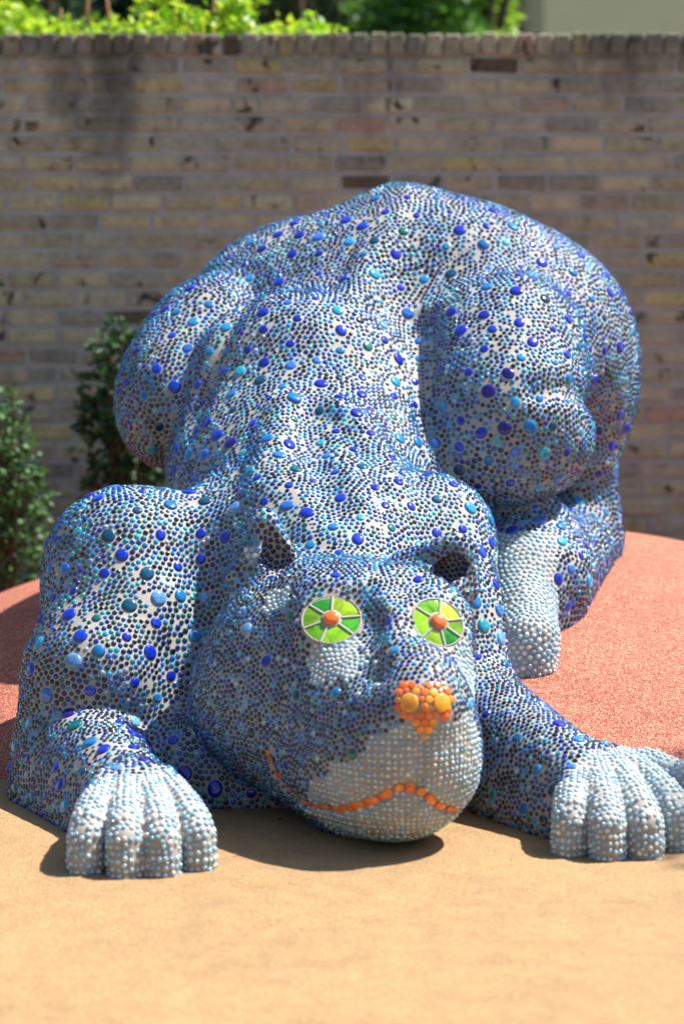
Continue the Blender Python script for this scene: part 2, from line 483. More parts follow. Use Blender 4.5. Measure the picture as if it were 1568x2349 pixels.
def blocked(p, extra):
    b = np.zeros(len(p), bool)
    for c, n, r in zip(c_eye, eyeN, ER):
        q = p - c; h = q @ n; b |= (np.sqrt(np.maximum((q ** 2).sum(1) - h * h, 0)) < r + extra) & (np.abs(h) < .016)
    b |= in_poly3(p, nose_tri, .10) & (p[:, 1] < 5.45)
    for a in mouth_b: b |= dist(p, a) < .0085 + extra
    for a in phil_b: b |= dist(p, a) < .0035 + extra
    return b
toe = []
for base, tips, st_ in ((pawl_b, pawl_t, .0178), (pawr_b, pawr_t, .0160)):
    for T in (PAWL if st_ > .017 else PAWR):
        cl = np.array([T[0][1]] + [c[3] for c in T]); ctr = along(cl, st_)
        for i, c in enumerate(ctr):
            tg = ctr[min(i + 1, len(ctr) - 1)] - ctr[max(i - 1, 0)]; tg /= np.linalg.norm(tg)
            h_ = cl[-1] - cl[0]; h_[2] = 0; h_ /= np.linalg.norm(h_); side = np.array([h_[1], -h_[0], 0]); up = np.cross(side, tg)
            if up[2] < -.01 or (abs(up[2]) < .3 and up @ h_ < 0): up = -up
            rr = .042 + .001
            for k in range(-3, 4):
                a = k * st_ / .048 + (.5 * st_ / .048 if i % 2 and False else 0)
                toe.append(c + rr * (side * math.sin(a) + up * math.cos(a)))
toe = np.array(toe); sd_ = sdf(toe); toe = toe[(np.abs(sd_) < .007) & (toe[:, 2] > .004)]; toe, _ = project(toe + rng.normal(0, .0012, toe.shape))
kk = []
for q in toe:
    if not kk or np.linalg.norm(np.array(kk) - q, axis=1).min() > .0138: kk.append(q)
toe = np.array(kk)
rows = rows[~blocked(rows, .0045)]
nrm = len(rows)
keep = []
for q in rows:                                     # thin the rows where they crowd at the sides
    if not keep or min(np.linalg.norm(q - k) for k in keep[-80:]) > .0105: keep.append(q)
rows = np.array(keep); nrm = len(rows); rows = np.concatenate([rows, toe])
# --- crease lines of dark beads over the body
crease = []
for L in ([(1090, 560), (1010, 610), (965, 690), (958, 760), (968, 840), (972, 930)], [(560, 690), (520, 770), (480, 860), (450, 950)],
          [(1330, 930), (1290, 905), (1240, 915)], [(850, 1110), (870, 1180), (880, 1250)], [(650, 1085), (700, 1180), (730, 1240)]):
    crease.append(along(cast(L), .0150))
crease = np.concatenate(crease)

# --- large cabochons
cand = sample(26000); cand = cand[cand[:, 2] > ground_z(cand) + .03]
zc = zone(cand); cand = cand[(zc == 0)]
cand = cand[~blocked(cand, .022) & (dist(cand, c_nose) > .115)]
for e in EARS: cand = cand[evalg(e[0], cand) > .03]
face = (dist(cand, P(850, 1600, 5.65)) < .46) & (cand[:, 1] < 5.98)
sp = np.where(face, .118, .065) * (1 + .35 * rng.random(len(cand)))
sp[(cand[:, 1] > 6.9)] *= 1.08
big, bsp = [], []
cells = {}
for p, s in zip(cand, sp):
    k0 = tuple((p // .16).astype(int)); ok = True
    for i in (-1, 0, 1):
        for j in (-1, 0, 1):
            for k in (-1, 0, 1):
                for q, s2 in cells.get((k0[0]+i, k0[1]+j, k0[2]+k), ()):
                    if (p[0]-q[0])**2 + (p[1]-q[1])**2 + (p[2]-q[2])**2 < (min(s, s2)) ** 2: ok = False; break
                if not ok: break
            if not ok: break
        if not ok: break
    if ok: cells.setdefault(k0, []).append((p, s)); big.append(p)
big = np.array(big); big, bigN = project(big)
face = (dist(big, P(850, 1600, 5.65)) < .46) & (big[:, 1] < 5.98)
bigR = np.where(rng.random(len(big)) < .50, rng.uniform(.0175, .0225, len(big)), rng.uniform(.0125, .0160, len(big)))
bigR[face] = rng.uniform(.0115, .0155, face.sum())

PACK = 1.05
# --- small beads: sampled, then pushed apart over the surface until they pack
def pairs(p, h):
    k = np.floor((p - p.min(0)) / h).astype(np.int64) + 1
    D1 = k.max() + 2; key = (k[:, 0] * D1 + k[:, 1]) * D1 + k[:, 2]
    o = np.argsort(key, kind='stable'); ks = key[o]; I, J = [], []
    for dx in (-1, 0, 1):
        for dy in (-1, 0, 1):
            for dz in (-1, 0, 1):
                off = (dx * D1 + dy) * D1 + dz
                if off < 0: continue
                s0 = np.searchsorted(ks, key + off, 'left'); s1 = np.searchsorted(ks, key + off, 'right')
                for m in range(int((s1 - s0).max())):
                    a = np.nonzero(s0 + m < s1)[0]
                    b = o[s0[a] + m]
                    if off == 0: f = a < b; a, b = a[f], b[f]
                    d = ((p[a] - p[b]) ** 2).sum(1) < h * h
                    I.append(a[d]); J.append(b[d])
    return np.concatenate(I), np.concatenate(J)
q = sample(9000); area = fa.sum() * .92
q_p = pitch(q)
wgt = 1 / (q_p ** 2 * .866)
wgt *= (q[:, 2] > ground_z(q) - .004)
cand = sample(int(fa.sum() / (.0150 ** 2 * .866) * PACK)); pc = pitch(cand)
acc = rng.random(len(cand)) < (.0150 / pc) ** 2
cand = cand[acc]; cand = cand[(cand[:, 2] > ground_z(cand) - .004)]
cand = cand[np.array([True] * len(cand))]
from mathutils.kdtree import KDTree
kdf = KDTree(len(rows))
for i, b in enumerate(rows): kdf.insert(b, i)
kdf.balance()
cand = cand[[kdf.find(v)[2] > .0105 for v in cand]]
cand = cand[~blocked(cand, .004)]
fixed = np.concatenate([rows, crease, big])
fr = np.concatenate([rng.uniform(.0048, .0060, nrm), np.full(len(toe), .0066) + rng.uniform(-.0010, .0008, len(toe)), np.full(len(crease), .0056), bigR])
Pp = np.concatenate([fixed, cand]).astype(np.float64)
nf = len(fixed)
pcd = pitch(cand)
rad = np.concatenate([fr, pcd * np.where(rng.random(len(cand)) < .12, rng.uniform(.30, .36, len(cand)), rng.uniform(.395, .455, len(cand)))])
hp = np.concatenate([np.full(nrm, .0064), np.full(len(toe), .0080), np.full(len(crease), .0072), bigR + .0024, pcd * .5])
gap = .0011
Nn = None
for it in range(36):
    if it % 4 == 0:
        Pp[nf:], Nn = project(Pp[nf:], 1)
        I, J = pairs(Pp, .0225)
        # large ones reach further
        I2, J2 = [], []
        bi = np.arange(len(rows) + len(crease), nf)
        sub = np.arange(len(Pp))
    d = Pp[I] - Pp[J]; L = np.linalg.norm(d, axis=1) + 1e-9
    s_ = (hp[I] + hp[J]) * 1.03
    ov = np.maximum(s_ - L, 0) * .32
    mv = d / L[:, None] * ov[:, None]
    D = np.zeros_like(Pp)
    for ax in range(3):
        D[:, ax] = np.bincount(I, mv[:, ax], len(Pp)) - np.bincount(J, mv[:, ax], len(Pp))
    D[:nf] = 0
    Dm = D[nf:]; Dm -= (Dm * Nn).sum(1, keepdims=True) * Nn
    Pp[nf:] += Dm
    if it % 2 == 1:                                # push out of the large ones
        if it == 1:
            from mathutils.kdtree import KDTree
            kd = KDTree(len(big))
            for i, b in enumerate(big): kd.insert(b, i)
            kd.balance()
        sm = Pp[nf:]
        near = np.array([(lambda r: (r[1], r[2]))(kd.find(v)) for v in sm])
        bi = near[:, 0].astype(int); need = bigR[bi] + hp[nf:] + .001
        f = near[:, 1] < need
        dd = sm[f] - big[bi[f]]; dd /= np.linalg.norm(dd, axis=1, keepdims=True) + 1e-9
        sm[f] = big[bi[f]] + dd * need[f][:, None]
Pp[nf:], Nn = project(Pp[nf:], 2)
I, J = pairs(Pp, .0225)
L = np.linalg.norm(Pp[I] - Pp[J], axis=1); bad = L < (rad[I] + rad[J]) * .84
kill = np.zeros(len(Pp), bool)
for i, j in zip(I[bad], J[bad]):
    if not kill[i] and not kill[j]:
        kill[j if j >= nf else i] = True
kill[:nf] = False
sm = Pp[nf:]
mind = np.full(len(Pp), .05); np.minimum.at(mind, I, L - rad[J]); np.minimum.at(mind, J, L - rad[I])
f = (mind[nf:] - .0006) / rad[nf:]
rad[nf:] *= np.clip(f, .8, 1.0)
near = np.array([kd.find(v)[1:] for v in sm]); kill[nf:] |= near[:, 1] < (bigR[near[:, 0].astype(int)] + rad[nf:] * .7)
kill[nf:] |= blocked(sm, .003)
kill[nf:] |= sm[:, 2] < ground_z(sm) - .006
kp = ~kill; kp[len(rows) + len(crease):nf] = False
SP = Pp[kp]; SR = rad[kp]; SPn = grad(SP); kind = np.zeros(len(Pp), int); kind[len(rows):len(rows)+len(crease)] = 1; kind = kind[kp]
print('beads', len(SP), 'killed', kill[nf:].sum(), 'big', len(big), 'rows', len(rows), 'area', fa.sum())

PAL = np.array([(.002, .006, .016), (.003, .020, .075), (.003, .036, .26), (.004, .13, .44), (.015, .28, .58), (.004, .06, .12), (.005, .13, .15),
                (.02, .38, .44), (.015, .035, .20), (.12, .32, .58), (.30, .44, .60), (.010, .010, .016)])
def tint(p, kd_, small=True):
    n = len(p); z = zone(p); lo = lown(p)
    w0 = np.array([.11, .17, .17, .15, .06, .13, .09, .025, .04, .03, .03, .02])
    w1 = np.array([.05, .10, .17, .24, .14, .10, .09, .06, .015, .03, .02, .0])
    f = np.clip((p[:, 2] - .35) / .5 + lo * .5, 0, 1)[:, None]  # azure share rises with height, painting sky reflection into the upper beads
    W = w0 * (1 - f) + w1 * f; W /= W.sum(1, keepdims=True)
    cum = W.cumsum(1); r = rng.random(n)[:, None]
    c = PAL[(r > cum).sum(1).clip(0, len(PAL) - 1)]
    c = c * rng.uniform(.5, 1.2, (n, 1))
    for e in EARS:
        m = (dist(p, e[1][0][1] + np.array([0, .05, 0])) < .085) & (evalg(e[1], p) < .010); c[m] = np.array((.004, .012, .06)) * rng.uniform(.5, 2.2, (m.sum(), 1))
    c[kd_ == 1] = np.array((.006, .014, .09)) * rng.uniform(.6, 1.6, ((kd_ == 1).sum(), 1))
    m = z == 1
    pal = np.array([(.42, .56, .64), (.24, .42, .56), (.55, .62, .64), (.33, .52, .66), (.50, .50, .46)])
    cc = pal[rng.choice(5, n, p=[.34, .22, .18, .2, .06])] * rng.uniform(.8, 1.15, (n, 1))
    c[m] = cc[m]
    return c, z
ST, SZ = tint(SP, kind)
def dome(seg, rings, h, skirt=-.12):
    """unit dome: rings of seg points and an apex"""
    V, F = [], []
    lv = [(1.0, skirt)] + {2: [(.90, .58 * h), (.52, .93 * h)], 3: [(.95, .42 * h), (.80, .80 * h), (.45, .97 * h)], 4: [(.97, .35 * h), (.86, .66 * h), (.66, .88 * h), (.35, .98 * h)]}[rings]
    for r, z in lv:
        for k in range(seg):
            a = 2 * math.pi * k / seg; V.append((r * math.cos(a), r * math.sin(a), z))
    V.append((0, 0, h))
    for l in range(len(lv) - 1):
        for k in range(seg):
            a, b = l * seg + k, l * seg + (k + 1) % seg
            F += [(a, b, b + seg), (a, b + seg, a + seg)]
    l = (len(lv) - 1) * seg
    for k in range(seg): F.append((l + k, l + (k + 1) % seg, len(V) - 1))
    return np.array(V), np.array(F)
def frames(Nm):
    ref = np.where(np.abs(Nm[:, 2:3]) < .9, np.array([[0, 0, 1.]]), np.array([[1., 0, 0]]))
    T = np.cross(ref, Nm); T /= np.linalg.norm(T, axis=1, keepdims=True) + 1e-9
    return T, np.cross(Nm, T)
def bead_mesh(name, Pc, Nc, Rc, Cc, tmpl, hs):
    V0, F0 = tmpl; T, B = frames(Nc); a = rng.random(len(Pc)) * 6.28
    T2 = T * np.cos(a)[:, None] + B * np.sin(a)[:, None]; B2 = np.cross(Nc, T2)
    el = rng.uniform(.94, 1.06, len(Pc))
    tilt = Nc + rng.normal(0, .05, Nc.shape); tilt /= np.linalg.norm(tilt, axis=1, keepdims=True)
    V = Pc[:, None] + Rc[:, None, None] * (V0[None, :, 0:1] * T2[:, None] * el[:, None, None] + V0[None, :, 1:2] * B2[:, None] / el[:, None, None] + V0[None, :, 2:3] * tilt[:, None] * hs[:, None, None])
    n = len(V0); F = (F0[None] + (np.arange(len(Pc)) * n)[:, None, None]).reshape(-1, 3)
    me = mesh_np(name, V.reshape(-1, 3), F)
    at = me.attributes.new('tint', 'FLOAT_COLOR', 'POINT')
    cc = np.ones((len(Pc), n, 4), np.float32); cc[:, :, :3] = Cc[:, None]
    at.data.foreach_set('color', cc.ravel())
    return me

# ------------------------------------------------------------------ the sculpture: one thing, its parts under an empty
root = bpy.data.objects.new('animal_sculpture', None); col.objects.link(root)
tag(root, 'crouching big cat sculpture covered in blue glass mosaic beads with green eyes and orange nose', 'sculpture')
body = link('body', mesh_np('body', BV, BF), root, M_GROUT)
hs = np.where(SZ == 1, .70, .52)
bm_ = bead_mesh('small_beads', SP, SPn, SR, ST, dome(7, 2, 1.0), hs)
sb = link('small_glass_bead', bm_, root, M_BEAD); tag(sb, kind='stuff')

cab_V, cab_F = dome(16, 3, .32)
cab_me = mesh_np('cabochon', cab_V, cab_F); cab_me.materials.append(M_CAB)
BPAL = [(.004, .022, .38), (.006, .04, .46), (.010, .15, .42), (.005, .06, .13), (.005, .11, .12), (.02, .25, .55), (.03, .15, .58), (.02, .30, .42), (.10, .28, .60), (.02, .008, .22), (.006, .03, .05)]
bw = np.array([.26, .16, .12, .10, .07, .09, .07, .05, .03, .03, .02]); bw /= bw.sum()
bcol = np.array(BPAL)[rng.choice(len(BPAL), len(big), p=bw)] * rng.uniform(.8, 1.2, (len(big), 1))
# the ones that show largest from the front are parts, the rest one mesh
view = np.array(cam.location) - big; dv = np.linalg.norm(view, axis=1); view /= dv[:, None]
score = bigR ** 2 / dv ** 2 * np.clip((view * bigN).sum(1), 0, 1)
t = np.zeros(len(big)) + .03
hit = np.zeros(len(big), bool)
for _ in range(60):
    s_ = sdf(big + view * t[:, None]); hit |= s_ < .001; t += np.maximum(s_, .002)
    if t.min() > 3: break
score[hit] = 0
order = np.argsort(-score)
sel_ = order[:300][score[order[:300]] > 0]
T, B = frames(bigN)
for i in sel_:
    o = bpy.data.objects.new('glass_cabochon', cab_me); col.objects.link(o); o.parent = root
    M = Matrix((T[i], B[i], bigN[i])).transposed().to_4x4() @ Matrix.Rotation(rng.random() * 6, 4, 'Z')
    r = bigR[i]; e = rng.uniform(1, 1.1)
    M = M @ Matrix.Diagonal((r * e, r / e, r, 1)); M.translation = big[i]
    o.matrix_world = M; o.color = (*bcol[i], 1)
rest = np.setdiff1d(np.arange(len(big)), sel_)
if len(rest):
    m_ = bead_mesh('far_cabochons', big[rest], bigN[rest], bigR[rest], bcol[rest], dome(10, 2, .27), np.ones(len(rest)))
    tag(link('glass_cabochon', m_, root, M_BEAD), kind='stuff')

# eyes
def green_mat():
    m, N, L, b = new_mat('green_glass')
    c = N.new('ShaderNodeObjectInfo').outputs['Color']
    n = noise(N, L, pos(N), 22, 3, .5, 1.5)
    v = ramp(N, L, n, [(.32, (.55, .65, .5)), (.5, (1, 1, 1)), (.70, (1.5, 1.35, 1.3))])
    L.new(mix(N, L, c, v, 1.0, 'MULTIPLY'), b.inputs['Base Color']); setp(b, Roughness=.05, Metallic=.1, IOR=1.5, Coat_Weight=.6)
    return m
M_GREEN = green_mat()
M_ORANGE = plain('orange_ceramic', (.85, .14, .015), .18, Coat_Weight=.8)
def sector(a0, a1, r0, r1, h, n=9):
    V, F = [], []
    for lev, (ins, z) in enumerate(((0, -.004), (0, h), (.0035, h + .0012))):
        for k in range(n):
            a = a0 + (a1 - a0) * (ins / r1 + k / (n - 1) * (1 - 2 * ins / r1)); V.append(((r1 - ins) * math.cos(a), (r1 - ins) * math.sin(a), z))
        for k in range(n):
            a = a1 - (a1 - a0) * k / (n - 1); V.append(((r0 + ins) * math.cos(a), (r0 + ins) * math.sin(a), z + .002 if lev else z))
    m = 2 * n; F = []
    for l in (0, 1):
        for k in range(m): F.append((l * m + k, l * m + (k + 1) % m, (l + 1) * m + (k + 1) % m, (l + 1) * m + k))
    for k in range(n - 1): F.append((2*m + k, 2*m + k + 1, 2*m + m - 2 - k, 2*m + m - 1 - k))
    return V, F
GREENS = [(.09, .28, .004), (.20, .44, .008), (.06, .34, .02), (.20, .34, .005), (.015, .18, .012), (.11, .24, .004), (.32, .52, .02)]
for e, (c, n_, r1) in enumerate(zip(c_eye, eyeN, ER)):
    nv = Vector(n_); xa = Vector((1, 0, 0)); xa = (xa - nv * xa.dot(nv)).normalized(); ya = nv.cross(xa)
    M = Matrix((xa, ya, nv)).transposed().to_4x4(); M.translation = Vector(c) + nv * .002
    # socket of grout: shallow dome with a rim
    V, F = [], []; n = 36
    prof = [(r1 + .005, -.03), (r1 + .005, .003), (r1 + .003, .0055), (r1 + .0005, .0055), (r1 - .001, .000), (.028, .001), (.026, .0075), (.001, .0085)]
    for r, z in prof:
        for k in range(n): a = 2*math.pi*k/n; V.append((r*math.cos(a), r*math.sin(a)*1.0, z))
    for l in range(len(prof)-1):
        for k in range(n): F.append((l*n+k, l*n+(k+1) % n, (l+1)*n+(k+1) % n, (l+1)*n+k))
    angs = [88, 5, -42, -112, -160, 140] if e == 0 else [82, 18, -28, -75, -130, 150]
    for a in angs:                                 # raised grout spokes
        a = R(a); ca, sa = math.cos(a), math.sin(a); b0 = len(V)
        for r, z in ((.024, .009), (r1 + .001, .0062)):
            for w_, dz in ((-.0038, -.008), (-.0026, 0), (.0026, 0), (.0038, -.008)): V.append((r * ca - w_ * sa, r * sa + w_ * ca, z + dz))
        for q in range(3): F.append((b0 + q, b0 + q + 1, b0 + q + 5, b0 + q + 4))
    eo = link('eye', mesh_np('eye', V, F), root, M_GROUT); eo.matrix_world = M
    angs = sorted(angs)
    for k in range(6):
        a0, a1 = angs[k], angs[(k+1) % 6] + (360 if k == 5 else 0)
        g_ = .0004 / .045
        V, F = sector(R(a0) + g_, R(a1) - g_, .0235, r1, .0025)
        o = link('glass_segment', mesh_np('glass_segment', V, F, False), eo, M_GREEN)
        o.color = (*[v * 1.15 for v in GREENS[(k + 3 * e) % 7]], 1)
    V, F = dome(20, 4, .6); V = V * .0205; V[:, 2] += .008
    link('pupil', mesh_np('pupil', V, F), eo, M_ORANGE)

# nose of orange and yellow discs
yel = [(.85, .32, .02), (.82, .17, .02), (.85, .42, .04), (.80, .24, .03), (.80, .13, .015)]
disc_V, disc_F = dome(14, 2, 1.0, -.35)
for k_, (r_, z_) in enumerate(((1, -.35), (.97, .10), (.85, .155))):
    for q in range(14): disc_V[k_ * 14 + q] = (r_ * math.cos(q * math.pi / 7), r_ * math.sin(q * math.pi / 7), z_)
disc_V[-1] = (0, 0, .18)
disc_me = mesh_np('ceramic_disc', disc_V, disc_F)
m, N, L, b = new_mat('orange_glaze'); oi = N.new('ShaderNodeObjectInfo')
L.new(mix(N, L, oi.outputs['Color'], ramp(N, L, noise(N, L, pos(N), 90, 3), [(.3, (.7, .7, .7)), (.7, (1.15, 1.1, 1.1))]), 1.0, 'MULTIPLY'), b.inputs['Base Color']); setp(b, Roughness=.2, Coat_Weight=.7)
disc_me.materials.append(m)
def disc(name, p, n, r, c, parent):
    o = bpy.data.objects.new(name, disc_me); col.objects.link(o); o.parent = parent
    t_, b_ = frames(np.array([n])); M = Matrix((t_[0], b_[0], n)).transposed().to_4x4() @ Matrix.Diagonal((r, r, r, 1)); M.translation = p
    o.matrix_world = M; o.color = (*c, 1); return o
# grout patch under the discs
cn = nose_tri.mean(0); ring = [cn + (q - cn) * s_ for s_ in (.35, .7, 1.03) for q in nose_tri]
npv, npn = project(np.array([cn] + ring)); npv = npv + npn * .0015
k = len(nose_tri); F = [(0, 1 + i, 1 + (i + 1) % k, 1 + (i + 1) % k) for i in range(k)]
Ft = [(0, 1 + i, 1 + (i + 1) % k) for i in range(k)]
for l in (0, 1):
    for i in range(k):
        a, b_ = 1 + l * k + i, 1 + l * k + (i + 1) % k; Ft += [(a, a + k, b_ + k), (a, b_ + k, b_)]
nose = link('nose', mesh_np('nose', npv, Ft), root, M_GROUT)
hx = [(905 + 19.5 * i + 9.7 * (j % 2), 1572 + 16.8 * j) for i in range(8) for j in range(9)]
hx = cast(hx); hx = hx[in_poly3(hx, nose_tri, .1) & (hx[:, 1] < 5.45)]
nb = [(q, .0225) for q in cast([(938, 1612), (1012, 1612)])]
cs = cast([(x, y) for x in np.arange(898, 1044, 2.2) for y in np.arange(1560, 1702, 2.2)])
cs = cs[in_poly3(cs, cn + (nose_tri - cn) * .97, .1) & (cs[:, 1] < 5.45)]; rng.shuffle(cs)
for q in hx:
    if all(np.linalg.norm(q - a) > .0098 + ra - .002 for a, ra in nb): nb.append((q, .0100))
for r_ in (.0118, .0105, .0090, .0075, .0060):
    for q in cs:
        if all(np.linalg.norm(q - a) > (r_ + ra) * .96 for a, ra in nb): nb.append((q, r_))
nq, nn_ = project(np.array([a for a, _ in nb]))
for i, (q, n_) in enumerate(zip(nq, nn_)):
    disc('ceramic_disc', q + n_ * .002, n_, nb[i][1], (.85, .36, .02) if i < 2 else yel[rng.integers(5)], nose)
for i, (q, n_) in enumerate(zip(mouth_b, mouth_n)):
    big_ = 1.0 if len(mouth_b) * .45 < i < len(mouth_b) * .86 else .8
    disc('mouth_disc', q + n_ * .004, n_, .0105 if big_ == 1 else .0082, [(.85, .19, .01), (.80, .13, .015), (.85, .24, .01)][i % 3], root)

# ------------------------------------------------------------------ ground, mound, soil
def sheet(name, xs, ys, zf, mat, label=None):
    X, Y = np.meshgrid(xs, ys, indexing='ij'); Z = zf(X, Y)
    V = np.stack([X, Y, Z], -1).reshape(-1, 3); n, k = len(xs), len(ys)
    i, j = np.meshgrid(np.arange(n - 1), np.arange(k - 1), indexing='ij'); a = (i * k + j).ravel()
    o = link(name, mesh_np(name, V, np.stack([a, a + k, a + k + 1, a + 1], 1)), None, mat)
    return tag(o, kind='structure')
def rubber(name, stops, fleck, scale, big_, bmp=.0025):
    m, N, L, b = new_mat(name); p_ = pos(N)
    v = N.new('ShaderNodeTexVoronoi'); v.inputs['Scale'].default_value = scale; L.new(p_, v.inputs['Vector'])
    sp_ = N.new('ShaderNodeSeparateColor'); L.new(v.outputs['Color'], sp_.inputs[0])
    c = ramp(N, L, sp_.outputs[0], stops)
    c = mix(N, L, c, ramp(N, L, noise(N, L, p_, 2.2, 5, .6), [(.3, big_[0]), (.7, big_[1])]), 1.0, 'MULTIPLY')
    c = mix(N, L, c, ramp(N, L, noise(N, L, p_, 14, 4, .7), [(.35, (.86, .86, .86)), (.65, (1.08, 1.06, 1.04))]), 1.0, 'MULTIPLY')
    L.new(c, b.inputs['Base Color']); setp(b, Roughness=.85)
    bump(N, L, b, v.outputs['Distance'], bmp, .8)
    return m
M_TAN = rubber('tan_rubber', [(0, (.20, .115, .050)), (.25, (.32, .195, .085)), (.7, (.375, .232, .103)), (1, (.50, .33, .165))], 0, 420, ((.88, .88, .88), (1.08, 1.06, 1.04)))
M_RED = rubber('red_rubber', [(0, (.09, .018, .012)), (.25, (.30, .072, .042)), (.7, (.44, .130, .078)), (1, (.66, .34, .22))], 0, 300, ((.88, .86, .86), (1.1, 1.1, 1.08)), .003)
M_SOIL = rubber('soil', [(0, (.02, .014, .01)), (1, (.075, .05, .032))], 0, 90, ((.7, .7, .7), (1.2, 1.2, 1.2)), .02)
M_LAWN = plain('lawn_ground', (.05, .075, .02), .9)
sheet('ground', np.linspace(-120, 120, 25), np.linspace(-60, 180, 25), lambda x, y: x * 0 - .03, M_LAWN)
sheet('play_surface', np.linspace(-7, 7, 141), np.linspace(-3, 8.6, 117),
      lambda x, y: .006 * np.sin(x * 2.1 + 1) * np.sin(y * 1.7) * np.clip((5.3 - y) , 0, 1), M_TAN)
def mnd(x, y): return np.maximum(mound_h(x, y), -.02) + .004
sheet('rubber_mound', np.linspace(-2.5, 3.1, 120), np.linspace(5.6, 9.3, 90), mnd, M_RED)
sheet('soil_bed', np.linspace(-7, 7, 90), np.linspace(8.5, 10.0, 24), lambda x, y: .012 + .012 * np.sin(x * 9 + y * 5) * np.sin(y * 11 + x * 3), M_SOIL)

# ------------------------------------------------------------------ brick wall
WY = 9.9
def soot(N, L, p_, c):
    # soot and water stains below the coping
    z = N.new('ShaderNodeSeparateXYZ'); L.new(p_, z.inputs[0])
    mp = N.new('ShaderNodeMapping'); mp.inputs['Scale'].default_value = (1, 1, .35); L.new(p_, mp.inputs[0])
    n = noise(N, L, mp.outputs[0], 2.6, 5, .62)
    f = mth(N, L, 'ADD', mth(N, L, 'MULTIPLY', mth(N, L, 'SUBTRACT', z.outputs[2], 2.02), 1.25), mth(N, L, 'MULTIPLY', mth(N, L, 'SUBTRACT', n, .5), 3.2))
    f = ramp(N, L, f, [(.05, (0, 0, 0)), (.75, (.8, .8, .8))])
    return mix(N, L, c, (.05, .05, .048), f)
def brick_mat(name, attr):
    m, N, L, b = new_mat(name); p_ = pos(N)
    if attr: a = N.new('ShaderNodeAttribute'); a.attribute_name = 'tint'; c = a.outputs['Color']
    else: c = N.new('ShaderNodeObjectInfo').outputs['Color']
    c = mix(N, L, c, ramp(N, L, noise(N, L, p_, 16, 5, .7), [(.28, (.68, .67, .63)), (.5, (1.12, 1.11, 1.08)), (.75, (1.4, 1.38, 1.3))]), 1.0, 'MULTIPLY')
    pit = ramp(N, L, noise(N, L, p_, 8.5, 3, .6, .6), [(.605, (0, 0, 0)), (.68, (.92, .92, .92))])
    c = mix(N, L, c, (.035, .025, .018), pit)
    c = soot(N, L, p_, c)
    L.new(c, b.inputs['Base Color']); setp(b, Roughness=.9)
    bump(N, L, b, noise(N, L, p_, 45, 5, .7), .014)
    return m
M_BR, M_BRS = brick_mat('brick', False), brick_mat('brick_far', True)
def mortar_mat():
    m, N, L, b = new_mat('mortar'); p_ = pos(N)
    c = ramp(N, L, noise(N, L, p_, 6, 5, .7), [(.3, (.28, .285, .265)), (.7, (.42, .42, .39))])
    L.new(soot(N, L, p_, c), b.inputs['Base Color']); setp(b, Roughness=.95)
    bump(N, L, b, noise(N, L, p_, 150, 4), .003); return m
def block(sx, sy, sz, bev, jit=0):
    """bevelled block with slightly uneven corners, 44 triangles"""
    V = []; F = []
    for X in (-1, 1):
        for Y in (-1, 1):
            for Z in (-1, 1):
                j = [random.uniform(-jit, jit) for _ in range(3)]
                x, y, z = X * sx / 2 + j[0], Y * sy / 2 + j[1], Z * sz / 2 + j[2]
                V += [(x, y - Y * bev, z - Z * bev), (x - X * bev, y, z - Z * bev), (x - X * bev, y - Y * bev, z)]
    id_ = lambda X, Y, Z, a: ((X * 4) + (Y * 2) + Z) * 3 + a
    F += [[id_(X, *yz, 0) for yz in ((0, 0), (1, 0), (1, 1), (0, 1))] for X in (0, 1)]
    F += [[id_(x, Y, z, 1) for x, z in ((0, 0), (1, 0), (1, 1), (0, 1))] for Y in (0, 1)]
    F += [[id_(x, y, Z, 2) for x, y in ((0, 0), (1, 0), (1, 1), (0, 1))] for Z in (0, 1)]
    for X in (0, 1):
        for Y in (0, 1):
            F.append([id_(X, Y, 0, 0), id_(X, Y, 0, 1), id_(X, Y, 1, 1), id_(X, Y, 1, 0)])
            F.append([id_(X, 0, Y, 0), id_(X, 0, Y, 2), id_(X, 1, Y, 2), id_(X, 1, Y, 0)])
            F.append([id_(0, X, Y, 1), id_(0, X, Y, 2), id_(1, X, Y, 2), id_(1, X, Y, 1)])
    Tq = [[id_(X, Y, Z, 0), id_(X, Y, Z, 1), id_(X, Y, Z, 2)] for X in (0, 1) for Y in (0, 1) for Z in (0, 1)]
    me = bpy.data.meshes.new('block'); me.from_pydata(V, [], F + Tq)
    import bmesh
    bm = bmesh.new(); bm.from_mesh(me); bmesh.ops.recalc_face_normals(bm, faces=bm.faces); bm.to_mesh(me); bm.free()
    return me
wall = bpy.data.objects.new('brick_wall', None); col.objects.link(wall); wall.location = (0, WY, 0)
tag(wall, 'long weathered buff brick wall with a rowlock coping behind the blue sculpture', 'wall')
BL, BH = .2215, .0823; TOP = 2.35
def add_box(name, x0, x1, y0, y1, z0, z1, parent, mat):
    me = block(x1 - x0, y1 - y0, z1 - z0, .003); o = link(name, me, parent, mat); o.location = ((x0+x1)/2, (y0+y1)/2, (z0+z1)/2); return o
mo = add_box('mortar', -6, 6, .009, .20, -.1, TOP - .010, wall, mortar_mat())
bricks = [block(BL - .019, .10, BH - .022, .006, .0025) for _ in range(6)]
headers = [block(.078 - .011, .22, BH + .006, .006, .003) for _ in range(5)]
for me in bricks + headers: me.materials.append(M_BR)
def bcolor():
    c = random.choices([(.40, .37, .255), (.37, .35, .27), (.44, .40, .28), (.34, .34, .28), (.40, .34, .27), (.41, .29, .22), (.42, .37, .20), (.11, .085, .06), (.27, .26, .22)],
                       [22, 22, 18, 14, 9, 3, 6, 3, 7])[0]
    k = random.uniform(.82, 1.15); return tuple(v * k for v in c)
allb = []
zc = TOP - .09; row = 0
